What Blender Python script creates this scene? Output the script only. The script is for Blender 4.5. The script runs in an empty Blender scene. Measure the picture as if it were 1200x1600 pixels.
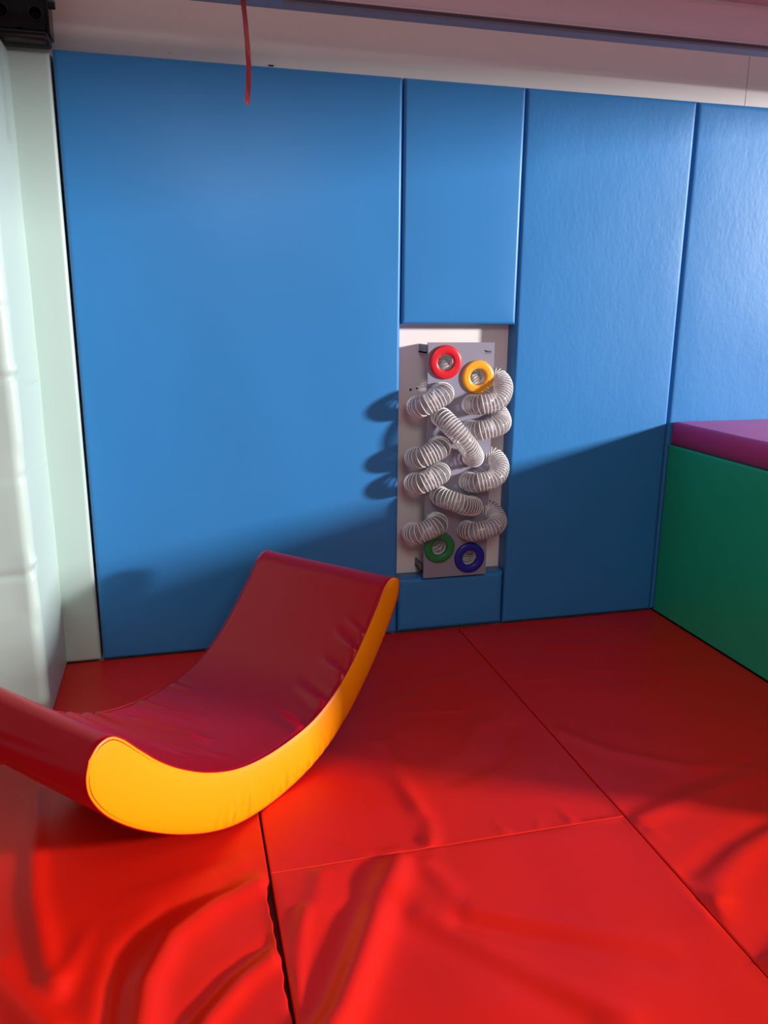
import bpy, bmesh, math, random
import numpy as np
from mathutils import Matrix, Vector
random.seed(4); np.random.seed(4)
sc = bpy.context.scene
col = sc.collection
PI = math.pi

# ------------------------------------------------------------------ camera
cam_d = bpy.data.cameras.new('camera'); cam = bpy.data.objects.new('camera', cam_d); col.objects.link(cam)
right = Vector((0.96915, -0.24637, 0.00769)); down = Vector((-0.05303, -0.23889, -0.9696)); fwd = Vector((0.24072, 0.93927, -0.24458))
m = Matrix((right, -down, -fwd)).transposed().to_4x4(); m.translation = (0.3729, -3.2559, 1.4221)
cam.matrix_world = m
cam_d.lens = 1241.04/1600*36; cam_d.sensor_width = 36; cam_d.sensor_fit = 'AUTO'; cam_d.clip_start = 0.02
sc.camera = cam

# ------------------------------------------------------------------ light
w = bpy.data.worlds.new('world'); sc.world = w; w.use_nodes = True
w.node_tree.nodes['Background'].inputs[0].default_value = (1.0, 0.96, 0.97, 1)
w.node_tree.nodes['Background'].inputs[1].default_value = 0.215
def area(name, loc, target, sx, sy, power, colr):
    d = bpy.data.lights.new(name, 'AREA'); d.shape = 'RECTANGLE'; d.size = sx; d.size_y = sy; d.energy = power; d.color = colr
    o = bpy.data.objects.new(name, d); col.objects.link(o); o.location = loc
    o.rotation_euler = (Vector(target)-Vector(loc)).to_track_quat('-Z', 'Y').to_euler(); return o
area('low_daylight', (13.0, -6.8, 3.37), (1.0, -0.2, 1.0), 1.0, 0.95, 3000, (1.0, 0.98, 0.96))
area('room_light', (0.9, -3.9, 2.6), (0.9, -3.2, 0), 1.2, 1.2, 36, (1.0, 0.95, 0.92))
sc.view_settings.view_transform = 'Standard'; sc.view_settings.look = 'None'
sc.view_settings.exposure = 0.0; sc.view_settings.gamma = 1.0; sc.view_settings.use_curve_mapping = False

# ------------------------------------------------------------------ helpers
def tag(o, label=None, cat=None, group=None, kind=None):
    if label: o['label'] = label
    if cat: o['category'] = cat
    if group: o['group'] = group
    if kind: o['kind'] = kind
    return o
def empty(name, loc, rz=0):
    o = bpy.data.objects.new(name, None); col.objects.link(o); o.location = loc; o.rotation_euler = (0, 0, rz)
    o.empty_display_size = 0.05; return o
def link(name, verts, faces, mat, parent=None, smooth=True, M=None):
    me = bpy.data.meshes.new(name); me.from_pydata([tuple(map(float, v)) for v in verts], [], faces)
    bm = bmesh.new(); bm.from_mesh(me); bmesh.ops.recalc_face_normals(bm, faces=bm.faces); bm.to_mesh(me); bm.free()
    if smooth: me.polygons.foreach_set('use_smooth', [True]*len(me.polygons))
    me.materials.append(mat)
    o = bpy.data.objects.new(name, me); col.objects.link(o)
    if parent: o.parent = parent
    if M is not None: o.matrix_local = M
    return o
class MB:
    def __init__(s): s.v = []; s.f = []
    def add(s, v, f):
        n = len(s.v); s.v += [tuple(a) for a in v]; s.f += [tuple(i+n for i in q) for q in f]; return s
    def box(s, a, b, bev=0.0):
        bm = bmesh.new(); bmesh.ops.create_cube(bm, size=1)
        for v in bm.verts: v.co = Vector([a[i]+(b[i]-a[i])*(v.co[i]+.5) for i in range(3)])
        if bev: bmesh.ops.bevel(bm, geom=list(bm.edges), offset=bev, segments=2, affect='EDGES', profile=.5)
        bm.verts.index_update()
        s.add([v.co[:] for v in bm.verts], [[v.index for v in f.verts] for f in bm.faces]); bm.free(); return s
    def tube(s, pts, r, n=8, closed=False, rn=None):
        P = [Vector(p) for p in pts]; N = len(P); T = []
        for i in range(N):
            a = P[(i-1) % N] if (closed or i > 0) else P[i]; b = P[(i+1) % N] if (closed or i < N-1) else P[i]
            T.append((b-a).normalized())
        u = T[0].orthogonal().normalized(); V = []; F = []
        for i in range(N):
            u = (u-T[i]*u.dot(T[i])).normalized(); w_ = T[i].cross(u)
            ra, rb = (r if rn is None else rn[i]), (r if rn is None else rn[i])
            for k in range(n):
                a = 2*PI*k/n; V.append(P[i]+u*math.cos(a)*ra+w_*math.sin(a)*rb)
        for i in range(N if closed else N-1):
            for k in range(n):
                j = (i+1) % N; F.append((i*n+k, i*n+(k+1) % n, j*n+(k+1) % n, j*n+k))
        if not closed: F.append(tuple(range(n))[::-1]); F.append(tuple((N-1)*n+k for k in range(n)))
        return s.add([tuple(v) for v in V], F)
    def build(s, name, mat, parent=None, smooth=False, M=None): return link(name, s.v, s.f, mat, parent, smooth, M)

def folds_eval(X, Y, folds):
    Z = np.zeros_like(X)
    for pts, a0, a1, wd in folds:
        P = np.array(pts, float); n = len(P)-1; best = np.full(X.shape, 1e9); tt = np.zeros_like(X)
        if n == 0:
            best = np.hypot(X-P[0, 0], Y-P[0, 1])
        for i in range(n):
            d = P[i+1]-P[i]; L = (d**2).sum(); t = np.clip(((X-P[i, 0])*d[0]+(Y-P[i, 1])*d[1])/L, 0, 1)
            dd = np.hypot(X-P[i, 0]-t*d[0], Y-P[i, 1]-t*d[1]); mk = dd < best
            tt = np.where(mk, (i+t)/n, tt); best = np.where(mk, dd, best)
        Z += (a0+(a1-a0)*tt)*np.exp(-(best/wd)**2)
    return Z
def wave(X, Y, amp, sc_, seed):
    r = np.random.RandomState(seed); Z = np.zeros_like(X)
    for k in range(9):
        a = r.rand()*2*PI; f = (0.6+r.rand()*1.2)/sc_; Z += np.sin(2*PI*f*(X*math.cos(a)+Y*math.sin(a))+r.rand()*6.28)
    return Z*amp/4
def cushion(name, w_, h_, t, r, mat, parent=None, M=None, step=0.03, hfun=None, puff=0.0, edge_shift=None):
    """soft padded slab: local x 0..w_, y 0..h_, front face at local z = t, back at z = 0; rolled edges of radius r"""
    ed = [0, .03, .12, .28, .5, .75, 1.0, 1.35]
    def axis(L):
        n = max(2, int((L-2.7*r)/step)); mid = list(np.linspace(1.35*r, L-1.35*r, n+1))
        return np.array([e*r for e in ed[:-1]]+mid+[L-e*r for e in ed[:-1]][::-1])
    ax, ay = axis(w_), axis(h_); X, Y = np.meshgrid(ax, ay, indexing='ij')
    d = np.minimum(np.minimum(X, w_-X), np.minimum(Y, h_-Y)); q = np.clip(1-d/r, 0, 1)
    Z = t-r+r*np.sqrt(np.maximum(0, 1-q*q))
    fall = 1-np.exp(-(d/(1.5*r+.004))**2)
    Z = Z+puff*(1-np.exp(-d/.06))*np.clip(d/r, 0, 1)
    if hfun is not None: Z = Z+hfun(X, Y)*fall
    if edge_shift is not None: X = edge_shift(X, Y)
    nx, ny = X.shape; V = [(X[i, j], Y[i, j], Z[i, j]) for i in range(nx) for j in range(ny)]
    F = [(i*ny+j, (i+1)*ny+j, (i+1)*ny+j+1, i*ny+j+1) for i in range(nx-1) for j in range(ny-1)]
    loop = [(i, 0) for i in range(nx)]+[(nx-1, j) for j in range(1, ny)]+[(i, ny-1) for i in range(nx-2, -1, -1)]+[(0, j) for j in range(ny-2, 0, -1)]
    b0 = len(V)
    for i, j in loop: V.append((X[i, j], Y[i, j], 0))
    L = len(loop)
    for k in range(L):
        i, j = loop[k]; i2, j2 = loop[(k+1) % L]; F.append((i*ny+j, b0+k, b0+(k+1) % L, i2*ny+j2))
    F.append(tuple(range(b0, b0+L)))
    return link(name, V, F, mat, parent, True, M)

# ------------------------------------------------------------------ materials
def mat(name, c, rough=.5, bumps=(), metal=0, spec=.5, var=0.0, varscale=3, coat=0, sheen=0, stretch=None):
    m_ = bpy.data.materials.new(name); m_.use_nodes = True; nt = m_.node_tree; b = nt.nodes['Principled BSDF']
    b.inputs['Base Color'].default_value = (*c, 1); b.inputs['Roughness'].default_value = rough
    b.inputs['Metallic'].default_value = metal; b.inputs['Specular IOR Level'].default_value = spec
    b.inputs['Coat Weight'].default_value = coat; b.inputs['Coat Roughness'].default_value = .25
    tc = nt.nodes.new('ShaderNodeTexCoord')
    if var:
        n = nt.nodes.new('ShaderNodeTexNoise'); n.inputs['Scale'].default_value = varscale; n.inputs['Detail'].default_value = 4
        nt.links.new(tc.outputs['Object'], n.inputs['Vector'])
        mx = nt.nodes.new('ShaderNodeMix'); mx.data_type = 'RGBA'; nt.links.new(n.outputs['Fac'], mx.inputs['Factor'])
        mx.inputs[6].default_value = (*[min(1, v*(1+var)) for v in c], 1); mx.inputs[7].default_value = (*[v*(1-var) for v in c], 1)
        nt.links.new(mx.outputs[2], b.inputs['Base Color'])
    prev = None
    for (scale, dist, strg) in bumps:
        n = nt.nodes.new('ShaderNodeTexNoise'); n.inputs['Scale'].default_value = scale; n.inputs['Detail'].default_value = 3
        if stretch:
            mp = nt.nodes.new('ShaderNodeMapping'); mp.inputs['Scale'].default_value = stretch
            nt.links.new(tc.outputs['Object'], mp.inputs['Vector']); nt.links.new(mp.outputs[0], n.inputs['Vector'])
        else: nt.links.new(tc.outputs['Object'], n.inputs['Vector'])
        bp = nt.nodes.new('ShaderNodeBump'); bp.inputs['Strength'].default_value = strg; bp.inputs['Distance'].default_value = dist
        nt.links.new(n.outputs['Fac'], bp.inputs['Height'])
        if prev: nt.links.new(prev.outputs[0], bp.inputs['Normal'])
        prev = bp
    if prev: nt.links.new(prev.outputs[0], b.inputs['Normal'])
    return m_
fine = (500, .0006, .25)
M_blue = mat('blue_vinyl', (.034, .225, .56), .36, [fine, (3, .002, .3)], spec=.3, var=.04, coat=.12)
M_blue2 = mat('crinkled_blue_vinyl', (.032, .215, .54), .40, [fine, (9, .003, .3), (40, .0012, .5)], spec=.28, var=.05, stretch=(1.6, .8, 1))
M_mint = mat('mint_vinyl', (.50, .645, .60), .42, [fine, (4, .004, .25)], spec=.45, var=.03)
M_red = mat('red_vinyl', (.70, .011, .004), .38, [fine, (5, .004, .2)], spec=.26, var=.06, varscale=2)
M_crim = mat('crimson_vinyl', (.44, .001, .012), .36, [fine, (7, .003, .3)], spec=.28, var=.05)
M_yel = mat('yellow_vinyl', (.97, .30, .0001), .42, [fine, (8, .002, .3)], spec=.25)
M_green = mat('green_vinyl', (.012, .42, .2), .42, [fine, (3, .004, .2)], spec=.35, var=.04)
M_purp = mat('purple_vinyl', (.55, .06, .27), .4, [fine, (4, .003, .25)], spec=.5, var=.04)
M_wall = mat('painted_wall', (.92, .82, .79), .6, [(60, .001, .2)], spec=.3, var=.03, varscale=6)
M_trim = mat('lilac_painted_metal', (.86, .76, .78), .35, [(80, .0005, .2)], spec=.4)
M_groove = mat('dark_groove', (.1, .09, .12), .5)
M_ceil = mat('ceiling_paint', (.62, .55, .56), .7, [(50, .001, .2)], spec=.2)
M_black = mat('black_steel', (.006, .006, .007), .3, [(120, .0004, .3)], spec=.5)
M_dark = mat('dark_hole', (.004, .004, .004), .8)
M_board = mat('grey_lilac_laminate', (.29, .28, .36), .35, [(200, .0003, .2)], spec=.4)
M_ringR = mat('red_plastic', (.72, .015, .03), .3)
M_ringY = mat('yellow_plastic', (.95, .42, .03), .3)
M_ringG = mat('green_plastic', (.012, .22, .06), .3)
M_ringB = mat('blue_plastic', (.008, .02, .32), .3)
M_wire = mat('white_wire', (.9, .87, .87), .35)
M_ink = mat('black_ink', (.01, .01, .012), .5)
M_strap = mat('crimson_webbing', (.24, .003, .012), .6, [(300, .001, .5)])
M_grey = mat('grey_metal', (.2, .21, .25), .4)
M_screw = mat('white_chip', (.9, .9, .88), .5)
M_sub = mat('dark_underlay', (.2, .012, .01), .8, [(30, .002, .3)])
M_glass = bpy.data.materials.new('clear_plastic'); M_glass.use_nodes = True
nt = M_glass.node_tree; nt.nodes.remove(nt.nodes['Principled BSDF']); out = nt.nodes['Material Output']
tr = nt.nodes.new('ShaderNodeBsdfTransparent'); tr.inputs[0].default_value = (.93, .91, .92, 1)
gl = nt.nodes.new('ShaderNodeBsdfGlossy'); gl.inputs['Roughness'].default_value = .12
df = nt.nodes.new('ShaderNodeBsdfDiffuse'); df.inputs[0].default_value = (.85, .8, .82, 1)
lw = nt.nodes.new('ShaderNodeLayerWeight'); lw.inputs[0].default_value = .35
m1 = nt.nodes.new('ShaderNodeMixShader'); m2 = nt.nodes.new('ShaderNodeMixShader'); m2.inputs[0].default_value = .19
nt.links.new(lw.outputs['Fresnel'], m1.inputs[0]); nt.links.new(tr.outputs[0], m1.inputs[1]); nt.links.new(gl.outputs[0], m1.inputs[2])
nt.links.new(m1.outputs[0], m2.inputs[1]); nt.links.new(df.outputs[0], m2.inputs[2]); nt.links.new(m2.outputs[0], out.inputs[0])

# ------------------------------------------------------------------ the setting
fl = MB().box((-1.6, -5.0, -.12), (5.0, .09, -.045)).build('floor', M_sub); tag(fl, kind='structure')
wb = MB().box((-1.6, .105, -.12), (5.0, .2, 2.95)).build('wall_back', M_wall); tag(wb, kind='structure')
for a, b in ((-1.6, 2.8655), (2.8685, 5.0)):
    MB().box((a, .09, -.045), (b, .1045, 2.95), .001).build('wall_panel', M_wall, wb)
YO = (-4.4, -.15)
wr = MB().box((5.0, -5.0, -.12), (5.12, .2, .60)).box((5.0, -5.0, 2.55), (5.12, .2, 2.95)).box((5.0, YO[1], .60), (5.12, .2, 2.55)).box((5.0, -5.0, .60), (5.12, YO[0], 2.55)).build('wall_right', M_wall)
tag(wr, kind='structure')
wn = MB().box((4.99, YO[0]-.05, .55), (5.13, YO[1]+.05, .60)).box((4.99, YO[0]-.05, 2.55), (5.13, YO[1]+.05, 2.59)).box((4.99, YO[0]-.05, .60), (5.13, YO[0], 2.55)).box((4.99, YO[1], .60), (5.13, YO[1]+.05, 2.55)).build('window_1', M_trim)
tag(wn, kind='structure')
ce = MB().box((-1.6, -3.0, 2.576), (5.0, -.21, 2.63)).build('ceiling', M_ceil); tag(ce, kind='structure')
# bulkhead trim running along the ceiling edge, with its lipped, grooved lower rail
tb = MB().box((-1.6, -.275, 2.449), (5.0, -.21, 2.576)).build('trim_1', M_trim); tag(tb, kind='structure')
MB().box((-1.6, -.281, 2.439), (5.0, -.215, 2.4475), .002).build('lip', M_trim, tb)
MB().box((-1.6, -.278, 2.427), (5.0, -.215, 2.4385)).build('groove', M_groove, tb)
MB().box((-1.6, -.285, 2.417), (5.0, -.22, 2.4265), .002).build('lower_lip', M_grey, tb)
MB().box((-1.6, -.28, 2.559), (5.0, -.27, 2.564)).build('top_bead', M_trim, tb)
# chips and screws in the wall strip
for (x, z, a, b, mt, nm) in ((.402, 2.342, .006, .002, M_screw, 'paint_chip'), (1.125, 2.485, .003, .006, M_screw, 'paint_chip'), (.773, 2.325, .010, .0025, M_ink, 'clip'),
                             (1.345, 1.094, .004, .005, M_ink, 'screw'), (1.374, 1.099, .004, .003, M_ink, 'screw'), (.1, 2.312, .007, .004, M_ink, 'clip'), (1.73, 2.318, .003, .002, M_ink, 'screw'), (2.36, 2.317, .003, .002, M_ink, 'screw')):
    MB().box((x-a, .086, z-b), (x+a, .091, z+b), .0008).build(nm, mt, wb)
MB().box((1.31, .0885, .7775), (1.345, .091, .7805)).build('joint_filler', M_screw, wb)

# ------------------------------------------------------------------ wall pads
T = .085
def wallpad(x0, x1, z0, z1, mt, label, group=None, puff=.004, seed=1, amp=.0012, folds=(), r=.013):
    # local x -> world x, local y -> world z, local z -> -y
    M = Matrix(((1, 0, 0, x0), (0, 0, -1, .088), (0, 1, 0, z0), (0, 0, 0, 1)))
    o = cushion('wall_pad', x1-x0, z1-z0, T+.003-puff, r, mt, None, M, .035, lambda X, Y: wave(X, Y, amp, .7, seed)+folds_eval(X+x0, Y+z0, folds), puff)
    return tag(o, label, 'wall pad', group)
wallpad(.004, 1.2715, .002, 2.3, M_blue, 'widest blue padded wall panel, left of the tube toy, with the rocker in front', seed=3,
        folds=[([(.02, .315), (.06, .3), (.11, .305)], .004, .0, .008), ([(1.2, .96), (1.05, .93)], .002, 0, .02)])
wallpad(1.277, 1.786, 1.372, 2.3, M_blue, 'narrow blue wall pad above the grey tube toy board', seed=5)
wallpad(1.277, 1.784, .002, .258, M_blue, 'small low blue wall pad under the grey tube toy board', seed=6, r=.02)
wallpad(1.7895, 2.572, .002, 2.3, M_blue2, 'tall blue wall pad between the tube toy and the green block', seed=8)
wallpad(2.576, 3.6, .002, 2.3, M_blue2, 'blue wall pad with crinkled sheen standing over the purple mat', seed=9, r=.016)
wallpad(-.165, -.006, .002, 2.288, M_mint, 'narrow mint wall pad in the corner left of the wide blue pad', seed=10, r=.012, folds=[([(-.05, 2.2), (-.02, 2.26)], .004, 0, .01)])
# mint corner block: side pad facing the room centre and front face
mr = empty('mint_corner_pad', (-.139, 0, 0)); tag(mr, 'pale mint padded column projecting into the room at the left edge', 'column pad')
def column_cover():
    rc = .038; xs, yf, xe, ye = 0.0, -.47, -.62, .045; P = []; Nn = []
    for k in range(22): P.append((xe+(xs-rc-xe)*k/22, yf)); Nn.append((0, -1))
    for k in range(13): a = -PI/2+PI/2*k/12; P.append((xs-rc+rc*math.cos(a), yf+rc+rc*math.sin(a))); Nn.append((math.cos(a), math.sin(a)))
    for k in range(1, 26): P.append((xs, yf+rc+(ye-yf-rc)*k/25)); Nn.append((1, 0))
    S = [0]
    for i in range(1, len(P)): S.append(S[-1]+math.hypot(P[i][0]-P[i-1][0], P[i][1]-P[i-1][1]))
    sc0 = S[22]+.03; S = np.array(S)-sc0; zz = np.concatenate([np.linspace(.002, 2.28, 230), [2.284, 2.287, 2.288]])
    A, Bz = np.meshgrid(S, zz, indexing='ij')
    fo = [([(.16, 1.168), (.24, 1.162), (.42, 1.154)], -.002, -.006, .006), ([(.16, 1.180), (.42, 1.166)], .002, .004, .006), ([(.12, .886), (.44, .869)], -.001, -.006, .006), ([(.12, .875), (.44, .857)], .001, .004, .006),
          ([(-.10, 1.195), (.03, 1.21)], -.002, -.010, .012), ([(-.06, 1.23), (.03, 1.235)], .002, .006, .012), ([(-.20, .535), (-.02, .54), (.04, .565)], -.004, -.011, .012), ([(-.1, .56), (.03, .59)], .002, .008, .012),
          ([(-.05, .87), (.03, .885)], -.002, -.006, .012), ([(-.05, 1.42), (.02, 1.43)], -.001, -.005, .012), ([(.0, .43), (.0, .60)], .006, .004, .03), ([(.01, 1.0), (.01, 1.2)], .004, .004, .03), ([(-.3, .30), (0, .36)], -.002, -.005, .03)]
    H = wave(A, Bz, .0016, .5, 22)+folds_eval(A, Bz, fo); V = []; n = len(zz)
    for i in range(len(P)):
        for k in range(n):
            e = max(0, zz[k]-2.276); ins = e*.4; h = H[i, k]-ins
            V.append((P[i][0]+Nn[i][0]*h, P[i][1]+Nn[i][1]*h, zz[k]))
    F = [(i*n+k, (i+1)*n+k, (i+1)*n+k+1, i*n+k+1) for i in range(len(P)-1) for k in range(n-1)]
    b = len(V); V += [(xe, ye, .002), (xe, ye, 2.288)]
    F.append(tuple([i*n+n-1 for i in range(len(P))]+[b+1])); F.append(tuple([i*n for i in range(len(P))][::-1]+[b]))
    link('cover', V, F, M_mint, mr)
column_cover()
MB().box((-.615, -.40, .01), (-.06, .03, 2.27)).build('core', M_sub, mr)

# ------------------------------------------------------------------ green block and purple mat
L = 1.86
gb = empty('padded_block', (2.583, 0, 0)); tag(gb, 'green padded block against the blue wall on the right, under the purple mat', 'play block')
Mg = Matrix(((0, 0, -1, .06), (1, 0, 0, -L), (0, 1, 0, .002), (0, 0, 0, 1)))
cushion('side_cover', L-.003, .824, .06, .008, M_green, gb, Mg, .04, lambda X, Y: wave(X, Y, .0012, .6, 31))
Mg2 = Matrix(((1, 0, 0, .002), (0, 0, -1, -L+.0), (0, 1, 0, .002), (0, 0, 0, 1)))
MB().box((.06, -L+.01, .002), (2.35, -.003, .824), .008).build('body', M_green, gb)
Mp = Matrix(((1, 0, 0, 2.60), (0, 1, 0, -L), (0, 0, 1, .829), (0, 0, 0, 1)))
pm = cushion('platform_mat', 2.32, L-.003, .105, .01, M_purp, None, Mp, .05, lambda X, Y: wave(X, Y, .0015, .5, 33), .003)
tag(pm, 'purple mat lying on top of the green padded block', 'mat')

# ------------------------------------------------------------------ red floor mats
G = 'red floor mats'
folds = [
 ([(.872, -1.50), (.80, -1.62), (.70, -1.80), (.60, -1.97), (.5, -2.2)], .022, .034, .042),
 ([(.767, -1.51), (.70, -1.66), (.60, -1.90)], -.006, -.010, .04),
 ([(.80, -1.64), (.949, -1.83), (1.12, -2.05)], -.010, -.006, .045),
 ([(.87, -1.70), (1.03, -1.90), (1.2, -2.08)], .010, .006, .04),
 ([(.96, -1.741), (1.143, -1.848), (1.346, -1.966)], -.008, -.002, .03),
 ([(1.0, -1.71), (1.18, -1.80), (1.40, -1.92)], .006, .002, .03),
 ([(.94, -1.53), (.97, -1.62), (.96, -1.70)], .010, .0, .03),
 ([(.66, -1.50), (.62, -1.62), (.555, -1.70)], .007, .003, .028),
 ([(.60, -1.62), (.56, -1.78), (.54, -1.9)], .008, .008, .018),
 # left mat
 ([(.50, -1.50), (.40, -1.54), (.29, -1.63), (.235, -1.76), (.22, -1.95)], .012, .022, .035),
 ([(.42, -1.49), (.28, -1.53), (.18, -1.65), (.16, -1.84)], -.005, -.010, .03),
 ([(.515, -1.745), (.44, -1.795), (.36, -1.88), (.3, -2.0)], .014, .018, .026),
 ([(.515, -1.69), (.41, -1.765), (.33, -1.86)], -.005, -.008, .022),
 ([(-.12, -.95), (-.05, -1.40), (.03, -1.70)], .010, .016, .028),
 ([(.09, -1.56), (.05, -1.73)], .002, .012, .024),
 ([(-.10, -1.64), (.05, -1.84)], .014, .018, .04),
 ([(.16, -1.52), (.13, -1.75), (.15, -1.95)], .0, .009, .03),
 ([(.46, -1.40), (.25, -1.45), (.1, -1.5)], .004, .0, .03),
 # back middle mat
 ([(1.45, -.90), (1.33, -1.10), (1.13, -1.175)], -.005, -.002, .030),
 ([(1.35, -.86), (1.22, -1.03), (1.08, -1.08)], .007, .002, .045),
 ([(1.08, -.72), (1.32, -.752)], .004, .002, .010),
 ([(.98, -.9), (.985, -1.30)], .006, .006, .03),
 ([(.93, -1.0), (1.0, -1.35), (.98, -1.455)], .003, .008, .025),
 ([(1.15, -.62), (1.3, -.50), (1.42, -.52)], .004, .002, .02),
 ([(.98, -1.458), (.95, -1.38)], .007, 0, .012), ([(1.406, -1.455), (1.385, -1.36)], .007, 0, .012), ([(1.20, -1.458), (1.17, -1.39)], .006, 0, .01), ([(1.30, -1.458), (1.31, -1.40)], .004, 0, .008),
 ([(.80, -1.455), (.70, -1.37)], .006, 0, .02),
 # right mat
 ([(1.914, -.546), (2.085, -.605), (2.25, -.70)], .005, .002, .010), ([(1.62, -.582), (1.85, -.598)], .004, .001, .010),
 ([(1.90, -.30), (2.2, -.33), (2.45, -.45)], .005, .002, .015), ([(2.1, -.15), (2.4, -.25)], .004, .002, .012),
 ([(1.6, -1.49), (1.84, -1.43), (2.15, -1.36)], .008, .004, .03), ([(1.6, -1.43), (1.8, -1.36), (2.1, -1.30)], -.003, -.006, .03),
 ([(1.60, -.98), (1.70, -1.14), (1.9, -1.28), (2.1, -1.32)], .006, .004, .03),
 ([(1.58, -1.86), (1.66, -1.76), (1.80, -1.68), (1.98, -1.62)], .006, .011, .038), ([(1.60, -1.72), (1.75, -1.65), (1.95, -1.59)], -.005, -.004, .03),
 ([(1.60, -1.83), (1.66, -1.83)], .006, 0, .018), ([(1.60, -1.55), (1.64, -1.60)], .005, 0, .02), ([(1.6, -2.03), (1.7, -1.95)], .012, .0, .02),
]
def floormat(x0, x1, y0, y1, label, seed, shift=None, amp=.0035, step=.011):
    M = Matrix.Translation((x0, y0, -.044))
    o = cushion('floor_mat', x1-x0, y1-y0, .044, .0045, M_red, None, M, step, lambda X, Y: wave(X, Y, amp, .55, seed)*.8+folds_eval(X+x0, Y+y0, folds), 0, shift)
    return tag(o, label, 'floor mat', None)
def frayed(w_):
    def f(X, Y):      # loose wavy right-hand edge of the front left mat cover
        yy = Y-2.93
        g = .004+.009*np.clip((-1.49-yy)/.015, 0, 1)*np.clip((yy+1.78)/.15, .15, 1)+.0015*np.sin(yy*47)+.0015*np.sin(yy*113+1)
        g = g*np.clip((-1.49-yy)/.03+.25, .25, 1)*np.clip((yy+2.1)/.25, .3, 1)
        return X-np.clip(g, .002, .03)*np.clip((X-(w_-.12))/.12, 0, 1)
    return f
floormat(-1.2, .531, -.74, .003, 'red floor mat under the rocker, reaching the mint and blue wall pads', 41, amp=.002, step=.02)
floormat(-1.2, .531, -2.93, -.744, 'red floor mat at the front left, wrinkled, with a frayed right edge', 42, frayed(1.731))
floormat(.535, 1.5635, -1.4625, .003, 'red floor mat behind and right of the rocker, under the tube toy wall', 43)
floormat(.535, 1.5635, -2.93, -1.4637, 'red floor mat at the bottom centre with one big lit fold', 44, amp=.005)
floormat(1.5675, 2.583, -2.93, .003, 'long red floor mat on the right, running along the green block', 45)

# ------------------------------------------------------------------ crescent rocker
raw = [[.664,.504],[.617,.522],[.572,.504],[.528,.441],[.454,.364],[.371,.282],[.291,.225],[.178,.176],[.088,.164],[-.057,.161],[-.175,.181],[-.281,.225],[-.377,.287],[-.442,.341],[-.502,.406],[-.548,.46],[-.577,.481],[-.616,.476],[-.645,.451],[-.656,.404],[-.651,.356],[-.614,.29],[-.549,.222],[-.479,.165],[-.396,.107],[-.292,.05],[-.197,.015],[-.095,.001],[0,0],[.122,.014],[.229,.045],[.352,.108],[.455,.197],[.542,.28],[.62,.371],[.666,.438],[.673,.489]]
raw = [Vector((a, b+.002)) for a, b in raw]
for _ in range(1):
    raw = [raw[i]*.7+(raw[i-1]+raw[(i+1) % len(raw)])*.15 for i in range(len(raw))]
def cr(pts, n):       # open centripetal-ish Catmull-Rom resampled evenly
    P = [pts[0]*2-pts[1]]+pts+[pts[-1]*2-pts[-2]]; out = []
    for i in range(1, len(P)-2):
        for k in range(12):
            t = k/12; a, b, c, d = P[i-1:i+3]
            out.append(.5*((2*b)+(c-a)*t+(2*a-5*b+4*c-d)*t*t+(-a+3*b-3*c+d)*t**3))
    out.append(pts[-1]); S = [0]
    for i in range(1, len(out)): S.append(S[-1]+(out[i]-out[i-1]).length)
    res = []; j = 0
    for k in range(n):
        s = S[-1]*k/(n-1)
        while j < len(S)-2 and S[j+1] < s: j += 1
        res.append(out[j].lerp(out[j+1], (s-S[j])/max(1e-9, S[j+1]-S[j])))
    return res
NP_ = 260
inner = cr([raw[i] for i in range(17, -1, -1)], NP_)                   # left tip -> right tip along the seat
inner = cr([raw[i] for i in range(18, -1, -1)], NP_)
outer = cr([raw[18]]+raw[19:]+[raw[0]], NP_)
W = .585
yaw = math.radians(43)
rk = empty('crescent_rocker', (0.604, -1.137, 0.002), yaw)
tag(rk, 'crimson and yellow soft play rocker shaped like a crescent on the red mats', 'rocker')
NW = 56
V = []; loop = inner+outer[-2:0:-1]; nl = len(loop)
cx = sum(p.x for p in loop)/nl
def creases(s, wv):   # s 0..1 along the seat from the left tip, wv 0 front .. 1 back
    h = 0
    for s0, sl, a, w0, w1, wd in ((.36, -.03, .0055, .25, 1.0, .008), (.41, -.05, .006, .15, 1.0, .008), (.46, -.06, .0055, .35, .9, .009), (.31, -.02, .005, .5, 1.0, .007), (.52, -.05, .003, .5, 1.0, .009), (.60, -.04, .003, .65, 1.0, .008),
                                  (.72, .12, .006, 0, .22, .010), (.78, .15, .007, 0, .22, .010), (.82, .16, .005, 0, .18, .008), (.64, .12, .004, 0, .3, .012), (.56, .1, .003, .0, .35, .015)):
        c = s0+sl*(wv-.0); f = min(1, max(0, (wv-w0)/.12+.0))*min(1, max(0, (w1-wv)/.12)) if w0 > 0 and w1 < 1 else (min(1, max(0, (wv-w0)/.3)) if w1 == 1 else min(1, max(0, (w1-wv)/.2)))
        h += 2.2*a*f*(math.exp(-((s-c)/wd)**2)-.6*math.exp(-((s-c-1.6*wd)/wd)**2))
    return h
for j in range(NW+1):
    wv = j/NW
    e = min(wv, 1-wv)*W; rr = .008; q = max(0, 1-e/rr); ins = rr*(1-math.sqrt(max(0, 1-q*q)))
    for i, p in enumerate(loop):
        a = loop[i-1]; b = loop[(i+1) % nl]; t = (b-a).normalized(); nrm = Vector((-t.y, t.x))  # loop runs left->right on inner: outward = up
        off = -ins
        if i < NP_:
            s = i/(NP_-1); off += creases(s, wv)*min(1, e/.02)-.010*math.sin(PI*wv)*math.sin(PI*s)
        else:
            off += .002*math.sin(i*.9+wv*5)*math.sin(PI*wv)
        V.append((p.x+nrm.x*off, wv*W, max(0.0, p.y+nrm.y*off)))
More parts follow.
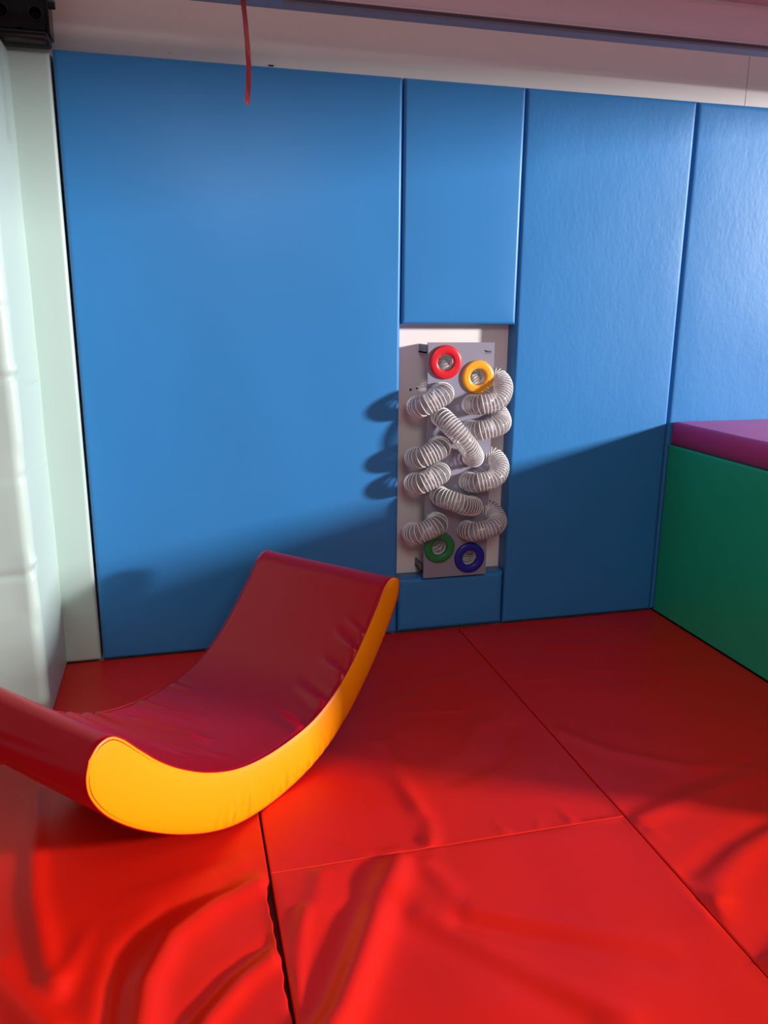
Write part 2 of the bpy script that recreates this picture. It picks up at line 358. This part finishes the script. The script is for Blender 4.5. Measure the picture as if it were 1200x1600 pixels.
F = [(j*nl+i, j*nl+(i+1) % nl, (j+1)*nl+(i+1) % nl, (j+1)*nl+i) for j in range(NW) for i in range(nl)]
link('cover', V, F, M_crim, rk)
rs = np.random.RandomState(7)
puck = [(rs.uniform(.33, .66), rs.uniform(.006, .012), rs.uniform(.0025, .005), rs.uniform(.3, .75), rs.uniform(-.03, .03)) for _ in range(22)]
def side(yv, sgn, q0=0.0):
    V = []; NT = 22
    for i in range(NP_):
        s = i/(NP_-1)
        for k in range(NT+1):
            t = k/NT; p = outer[i].lerp(inner[i], q0+(1-2*q0)*t); pf = .014*(max(0, math.sin(PI*t)))**.6*min(1, (4*min(s, 1-s))**.5)
            for s0, a, wd, reach, sl in puck:
                c = s0+sl*t; g = max(0, 1-t/reach); pf += a*g*min(1, t/.16)*(math.exp(-((s-c)/wd)**2)-.7*math.exp(-((s-c+1.5*wd)/wd)**2))
            V.append((p.x, yv+sgn*pf, p.y))
    F = [(i*(NT+1)+k, (i+1)*(NT+1)+k, (i+1)*(NT+1)+k+1, i*(NT+1)+k+1) for i in range(NP_-1) for k in range(NT)]
    # seam
    o = link('side_panel', V, F, M_yel, rk); o['label'] = 'yellow crescent side panel with puckered seam'
    return o
side(.004, -1)
side(W-.010, .3, .09)
for yv in (.003, W-.003):
    MB().tube([(p.x, yv, p.y) for p in loop], .0016, 6, True).build('piping', M_crim, rk, True)

# ------------------------------------------------------------------ tube toy on the wall
tp = empty('tube_toy', (1.53, -.03, .26)); tag(tp, 'grey wall board with clear ribbed ball-run tubes and four coloured rings', 'wall toy')
O = Vector((1.53, -.03, .26)); ML = Matrix.Translation(-O)
rings = [((1.461, 1.218), M_ringR, 'glossy red ring'), ((1.607, 1.155), M_ringY, 'glossy yellow ring'), ((1.454, .406), M_ringG, 'dark green ring'), ((1.598, .349), M_ringB, 'dark blue ring')]
XL, XR, ZB, ZT = 1.3845, 1.680, .266, 1.299
# board with four real round openings: cell around each hole, strips elsewhere
def board():
    mb = MB(); R0 = .0395; hs = .066; y0, y1 = -.030, -.018
    cells = [(x, z) for (x, z), _, _ in rings]
    xs = sorted({XL, XR}|{c[0]-hs for c in cells}|{c[0]+hs for c in cells}); zs = sorted({ZB, ZT}|{c[1]-hs for c in cells}|{c[1]+hs for c in cells})
    xs = [x for x in xs if XL <= x <= XR]; zs = [z for z in zs if ZB <= z <= ZT]
    def inside(x, z): return any(abs(x-c[0]) < hs-1e-6 and abs(z-c[1]) < hs-1e-6 for c in cells)
    for y, in ((y0,), (y1,)):
        for i in range(len(xs)-1):
            for j in range(len(zs)-1):
                if not inside((xs[i]+xs[i+1])/2, (zs[j]+zs[j+1])/2):
                    mb.add([(xs[i], y, zs[j]), (xs[i+1], y, zs[j]), (xs[i+1], y, zs[j+1]), (xs[i], y, zs[j+1])], [(0, 1, 2, 3)])
        for cx_, cz in cells:
            n = 48; v = []; f = []
            for k in range(n):
                a = 2*PI*k/n; c, s = math.cos(a), math.sin(a); q = hs/max(abs(c), abs(s))
                v += [(cx_+c*R0, y, cz+s*R0), (min(XR, max(XL, cx_+c*q)), y, min(ZT, max(ZB, cz+s*q)))]
            for k in range(n): j = (k+1) % n; f.append((2*k, 2*k+1, 2*j+1, 2*j))
            mb.add(v, f)
    for cx_, cz in cells:
        n = 48; v = []
        for k in range(n): a = 2*PI*k/n; v += [(cx_+math.cos(a)*R0, y0, cz+math.sin(a)*R0), (cx_+math.cos(a)*R0, y1, cz+math.sin(a)*R0)]
        mb.add(v, [(2*k, 2*((k+1) % n), 2*((k+1) % n)+1, 2*k+1) for k in range(n)])
    for a, b in (((XL, ZB), (XR, ZB)), ((XR, ZB), (XR, ZT)), ((XR, ZT), (XL, ZT)), ((XL, ZT), (XL, ZB))):
        mb.add([(a[0], y0, a[1]), (b[0], y0, b[1]), (b[0], y1, b[1]), (a[0], y1, a[1])], [(0, 1, 2, 3)])
    return mb
me_b = board()
bd = link('board', me_b.v, me_b.f, M_board, tp, False, ML)
# standoff brackets behind the board
for z in (1.272, .31):
    for x in (XL-.006, XR-.04):
        MB().box((x, -.017, z-.018), (x+.045, .088, z-.012)).box((x, -.017, z-.018), (x+.006, .088, z+.018)).build('bracket', M_grey if z > 1 else M_black, tp, False, ML)
# torus rings with a flattened profile
for (x, z), mt, lb in rings:
    pr = []
    for k in range(20):
        a = 2*PI*k/20; ca, sa = math.cos(a), math.sin(a); pr.append((.0525+.0185*math.copysign(abs(ca)**.75, ca), -.032-.012*abs(sa)**.6 if sa > 0 else -.032+.008*-sa))
    V = []; n = 56
    for i in range(n):
        a = 2*PI*i/n
        for r_, y in pr: V.append((x+r_*math.cos(a), y, z+r_*math.sin(a)))
    F = [(i*20+k, i*20+(k+1) % 20, ((i+1) % n)*20+(k+1) % 20, ((i+1) % n)*20+k) for i in range(n) for k in range(20)]
    o = link('ring', V, F, mt, tp, True, ML); o['label'] = lb
# small printed maker's mark: blot, tiny blocks, underline
mk = MB()
mk.box((1.634, -.0306, 1.2625), (1.641, -.0300, 1.267)).box((1.639, -.0306, 1.260), (1.6475, -.0300, 1.2655)).box((1.642, -.0306, 1.2565), (1.646, -.0300, 1.261))
for i in range(5): mk.box((1.649+i*.0036, -.0306, 1.2575), (1.6512+i*.0036, -.0300, 1.2615)); mk.box((1.649+i*.0036, -.0306, 1.263), (1.6508+i*.0036, -.0300, 1.265))
mk.box((1.632, -.0306, 1.2525), (1.666, -.0300, 1.2536))
mk.build('printed_mark', M_ink, tp, False, ML)
# hoses
def path(pts, n=70):
    P = [Vector(p) for p in pts]; P = [P[0]*2-P[1]]+P+[P[-1]*2-P[-2]]; o = []
    for i in range(1, len(P)-2):
        for k in range(20):
            t = k/20; a, b, c, d = P[i-1:i+3]; o.append(.5*((2*b)+(c-a)*t+(2*a-5*b+4*c-d)*t*t+(-a+3*b-3*c+d)*t**3))
    o.append(P[-2]); S = [0]
    for i in range(1, len(o)): S.append(S[-1]+(o[i]-o[i-1]).length)
    res = []; j = 0
    for k in range(n):
        s = S[-1]*k/(n-1)
        while j < len(S)-2 and S[j+1] < s: j += 1
        res.append(o[j].lerp(o[j+1], (s-S[j])/max(1e-9, S[j+1]-S[j])))
    return res, S[-1]
def hose(pts, r=.0415, pitch=.0118):
    C, Ltot = path(pts); 
    t = MB().tube(C, r-.001, 24)
    # drop the end caps: open tube
    t.f = t.f[:-2]
    h = link('hose', t.v, t.f, M_glass, tp, True, ML)
    # frames for the coil
    N = len(C); T_ = [(C[min(N-1, i+1)]-C[max(0, i-1)]).normalized() for i in range(N)]
    u = T_[0].orthogonal().normalized(); U = []
    for i in range(N): u = (u-T_[i]*u.dot(T_[i])).normalized(); U.append(u.copy())
    turns = Ltot/pitch; K = int(turns*22); cp = []
    for k in range(K+1):
        s = k/K*(N-1); i = min(N-2, int(s)); f = s-i; c = C[i].lerp(C[i+1], f); uu = U[i].lerp(U[i+1], f).normalized(); tt = T_[i].lerp(T_[i+1], f).normalized(); ww = tt.cross(uu)
        a = 2*PI*turns*k/K; cp.append(c+(uu*math.cos(a)+ww*math.sin(a))*r)
    MB().tube(cp, .0020, 5).build('spiral_wire', M_wire, h, True)
yb = -.02
def left(xa, za, xb, zb):      # out of the board, bowing left round the edge, ending behind it
    f = lambda t: (xa+(xb-xa)*t, za+(zb-za)*t)
    (x1, z1), (x2, z2) = f(.18), f(.80)
    return [(xa-.014, yb, za-.008), (xa-.003, -.055, za-.002), (x1, -.088, z1), (x2, -.086, z2), (xb, -.055, zb), (xb+.004, -.015, zb-.008), (xb+.034, .028, zb-.022)]
for xa, za, xb, zb in ((1.447, 1.094, 1.340, 1.038), (1.440, .866, 1.334, .820), (1.441, .755, 1.334, .708), (1.437, .530, 1.330, .486)):
    hose(left(xa, za, xb, zb), .0445)
def rightp(xa, za, xc, zc):   # from behind the right edge, looping out and back into the board
    return [(xa-.03, .012, za+.008), (xa+.02, -.006, za), (1.715, -.058, za-.036), (1.676, -.098, zc+.020), (xc+.026, -.092, zc+.004), (xc, -.058, zc), (xc-.004, yb, zc)]
for xa, za, xc, zc in ((1.69, 1.145, 1.585, 1.040), (1.69, 1.00, 1.585, .930), (1.685, .800, 1.582, .703), (1.68, .56, 1.580, .483)):
    hose(rightp(xa, za, xc, zc))
def mid(xa, za, xb, zb, out_):
    return [(xa, yb, za), (xa+.004, -.075, za-.006), (xa*.65+xb*.35, -out_, za*.65+zb*.35), (xa*.35+xb*.65, -out_, za*.35+zb*.65), (xb-.004, -.08, zb+.006), (xb, yb, zb)]
hose(mid(1.442, .990, 1.590, .812, .125)); hose(mid(1.445, .650, 1.592, .593, .11))
# lengths running behind the board from the four ring openings
for (x, z), dx, dz in (((1.461, 1.218), .06, -.08), ((1.607, 1.155), .05, -.05), ((1.454, .406), -.05, .06), ((1.598, .349), .05, .07)):
    hose([(x, -.016, z), (x, .006, z), (x+dx*.25, .030, z+dz*.25), (x+dx*.7, .038, z+dz*.7), (x+dx, .040, z+dz)], .036, .011)

# ------------------------------------------------------------------ steel frame post, rail and strap
sp = empty('steel_frame', (-.06, -.06, 2.30)); tag(sp, 'black steel frame bracket with round holes above the mint corner pad', 'bracket')
MS = Matrix.Translation((.06, .06, -2.30))
def holed(mb, x0, x1, z0, z1, y0, y1, hx, hz, R0, n=32):
    for y in (y0, y1):
        v = []
        for k in range(n):
            a = 2*PI*(k+.5)/n; c, s = math.cos(a), math.sin(a)
            tx = ((x1-hx) if c > 0 else (hx-x0))/abs(c); tz = ((z1-hz) if s > 0 else (hz-z0))/abs(s); q = min(tx, tz)
            v += [(hx+c*R0, y, hz+s*R0), (hx+c*q, y, hz+s*q)]
        mb.add(v, [(2*k, 2*k+1, 2*((k+1) % n)+1, 2*((k+1) % n)) for k in range(n)])
    v = []
    for k in range(n): a = 2*PI*(k+.5)/n; v += [(hx+math.cos(a)*R0, y0, hz+math.sin(a)*R0), (hx+math.cos(a)*R0, y1, hz+math.sin(a)*R0)]
    mb.add(v, [(2*k, 2*((k+1) % n), 2*((k+1) % n)+1, 2*k+1) for k in range(n)])
f = MB()
for i, hx in enumerate((-.032, -.138, -.244)):
    holed(f, hx-.053, hx+.053 if i else .0, 2.335, 2.435, -.06, -.052, hx, 2.386, .019)
f.box((-.297, -.06, 2.435), (0, -.052, 2.60)).build('face_plate', M_black, sp, False, MS)
MB().box((-.297, -.064, 2.302), (.003, .045, 2.336), .012).build('foot_tube', M_black, sp, True, MS)
MB().box((-.001, -.056, 2.33), (.010, .05, 2.60), .002).build('side_flange', M_black, sp, False, MS)
MB().box((-.297, -.02, 2.336), (0, -.012, 2.6)).build('back_plate', M_dark, sp, False, MS)
b = MB().tube([(.008, -.03, 2.425), (.03, -.03, 2.425)], .014, 6); b.build('bolt', M_black, sp, False, MS)
for hx in (-.032, -.138, -.244): MB().tube([(hx+.0208*math.cos(2*PI*k/24), -.0608, 2.386+.0208*math.sin(2*PI*k/24)) for k in range(24)], .002, 5, True).build('hole_rim', M_black, sp, True, MS)

rl = MB().box((-.9, -.53, 2.340), (.742, -.47, 2.40), .003).box((.60, -.52, 2.40), (.70, -.48, 2.5755)).box((-.7, -.52, 2.40), (-.6, -.48, 2.5755)).build('ceiling_rail', M_grey)
tag(rl, 'grey metal rail end hanging below the ceiling beside the red strap', 'rail')
# strap hanging from the rail
sp_pts = [(.617, 2.352), (.619, 2.33), (.624, 2.27), (.628, 2.21), (.6305, 2.155), (.628, 2.10), (.6235, 2.06), (.6215, 2.043)]
V = []; F = []
for i, (x, z) in enumerate(sp_pts):
    hw = .0078; tw = .002+.003*math.sin(i); yy = -.534-.004*math.sin(i*.8)
    V += [(x-hw, yy-tw, z), (x+hw, yy+tw, z), (x+hw, yy+tw+.0016, z), (x-hw, yy-tw+.0016, z)]
for i in range(len(sp_pts)-1):
    for k in range(4): F.append((4*i+k, 4*i+(k+1) % 4, 4*i+4+(k+1) % 4, 4*i+4+k))
F += [(0, 1, 2, 3), tuple(4*(len(sp_pts)-1)+k for k in (3, 2, 1, 0))]
st = link('strap', V, F, M_strap, None, False); tag(st, 'thin crimson webbing strap dangling in front of the wide blue pad', 'strap')
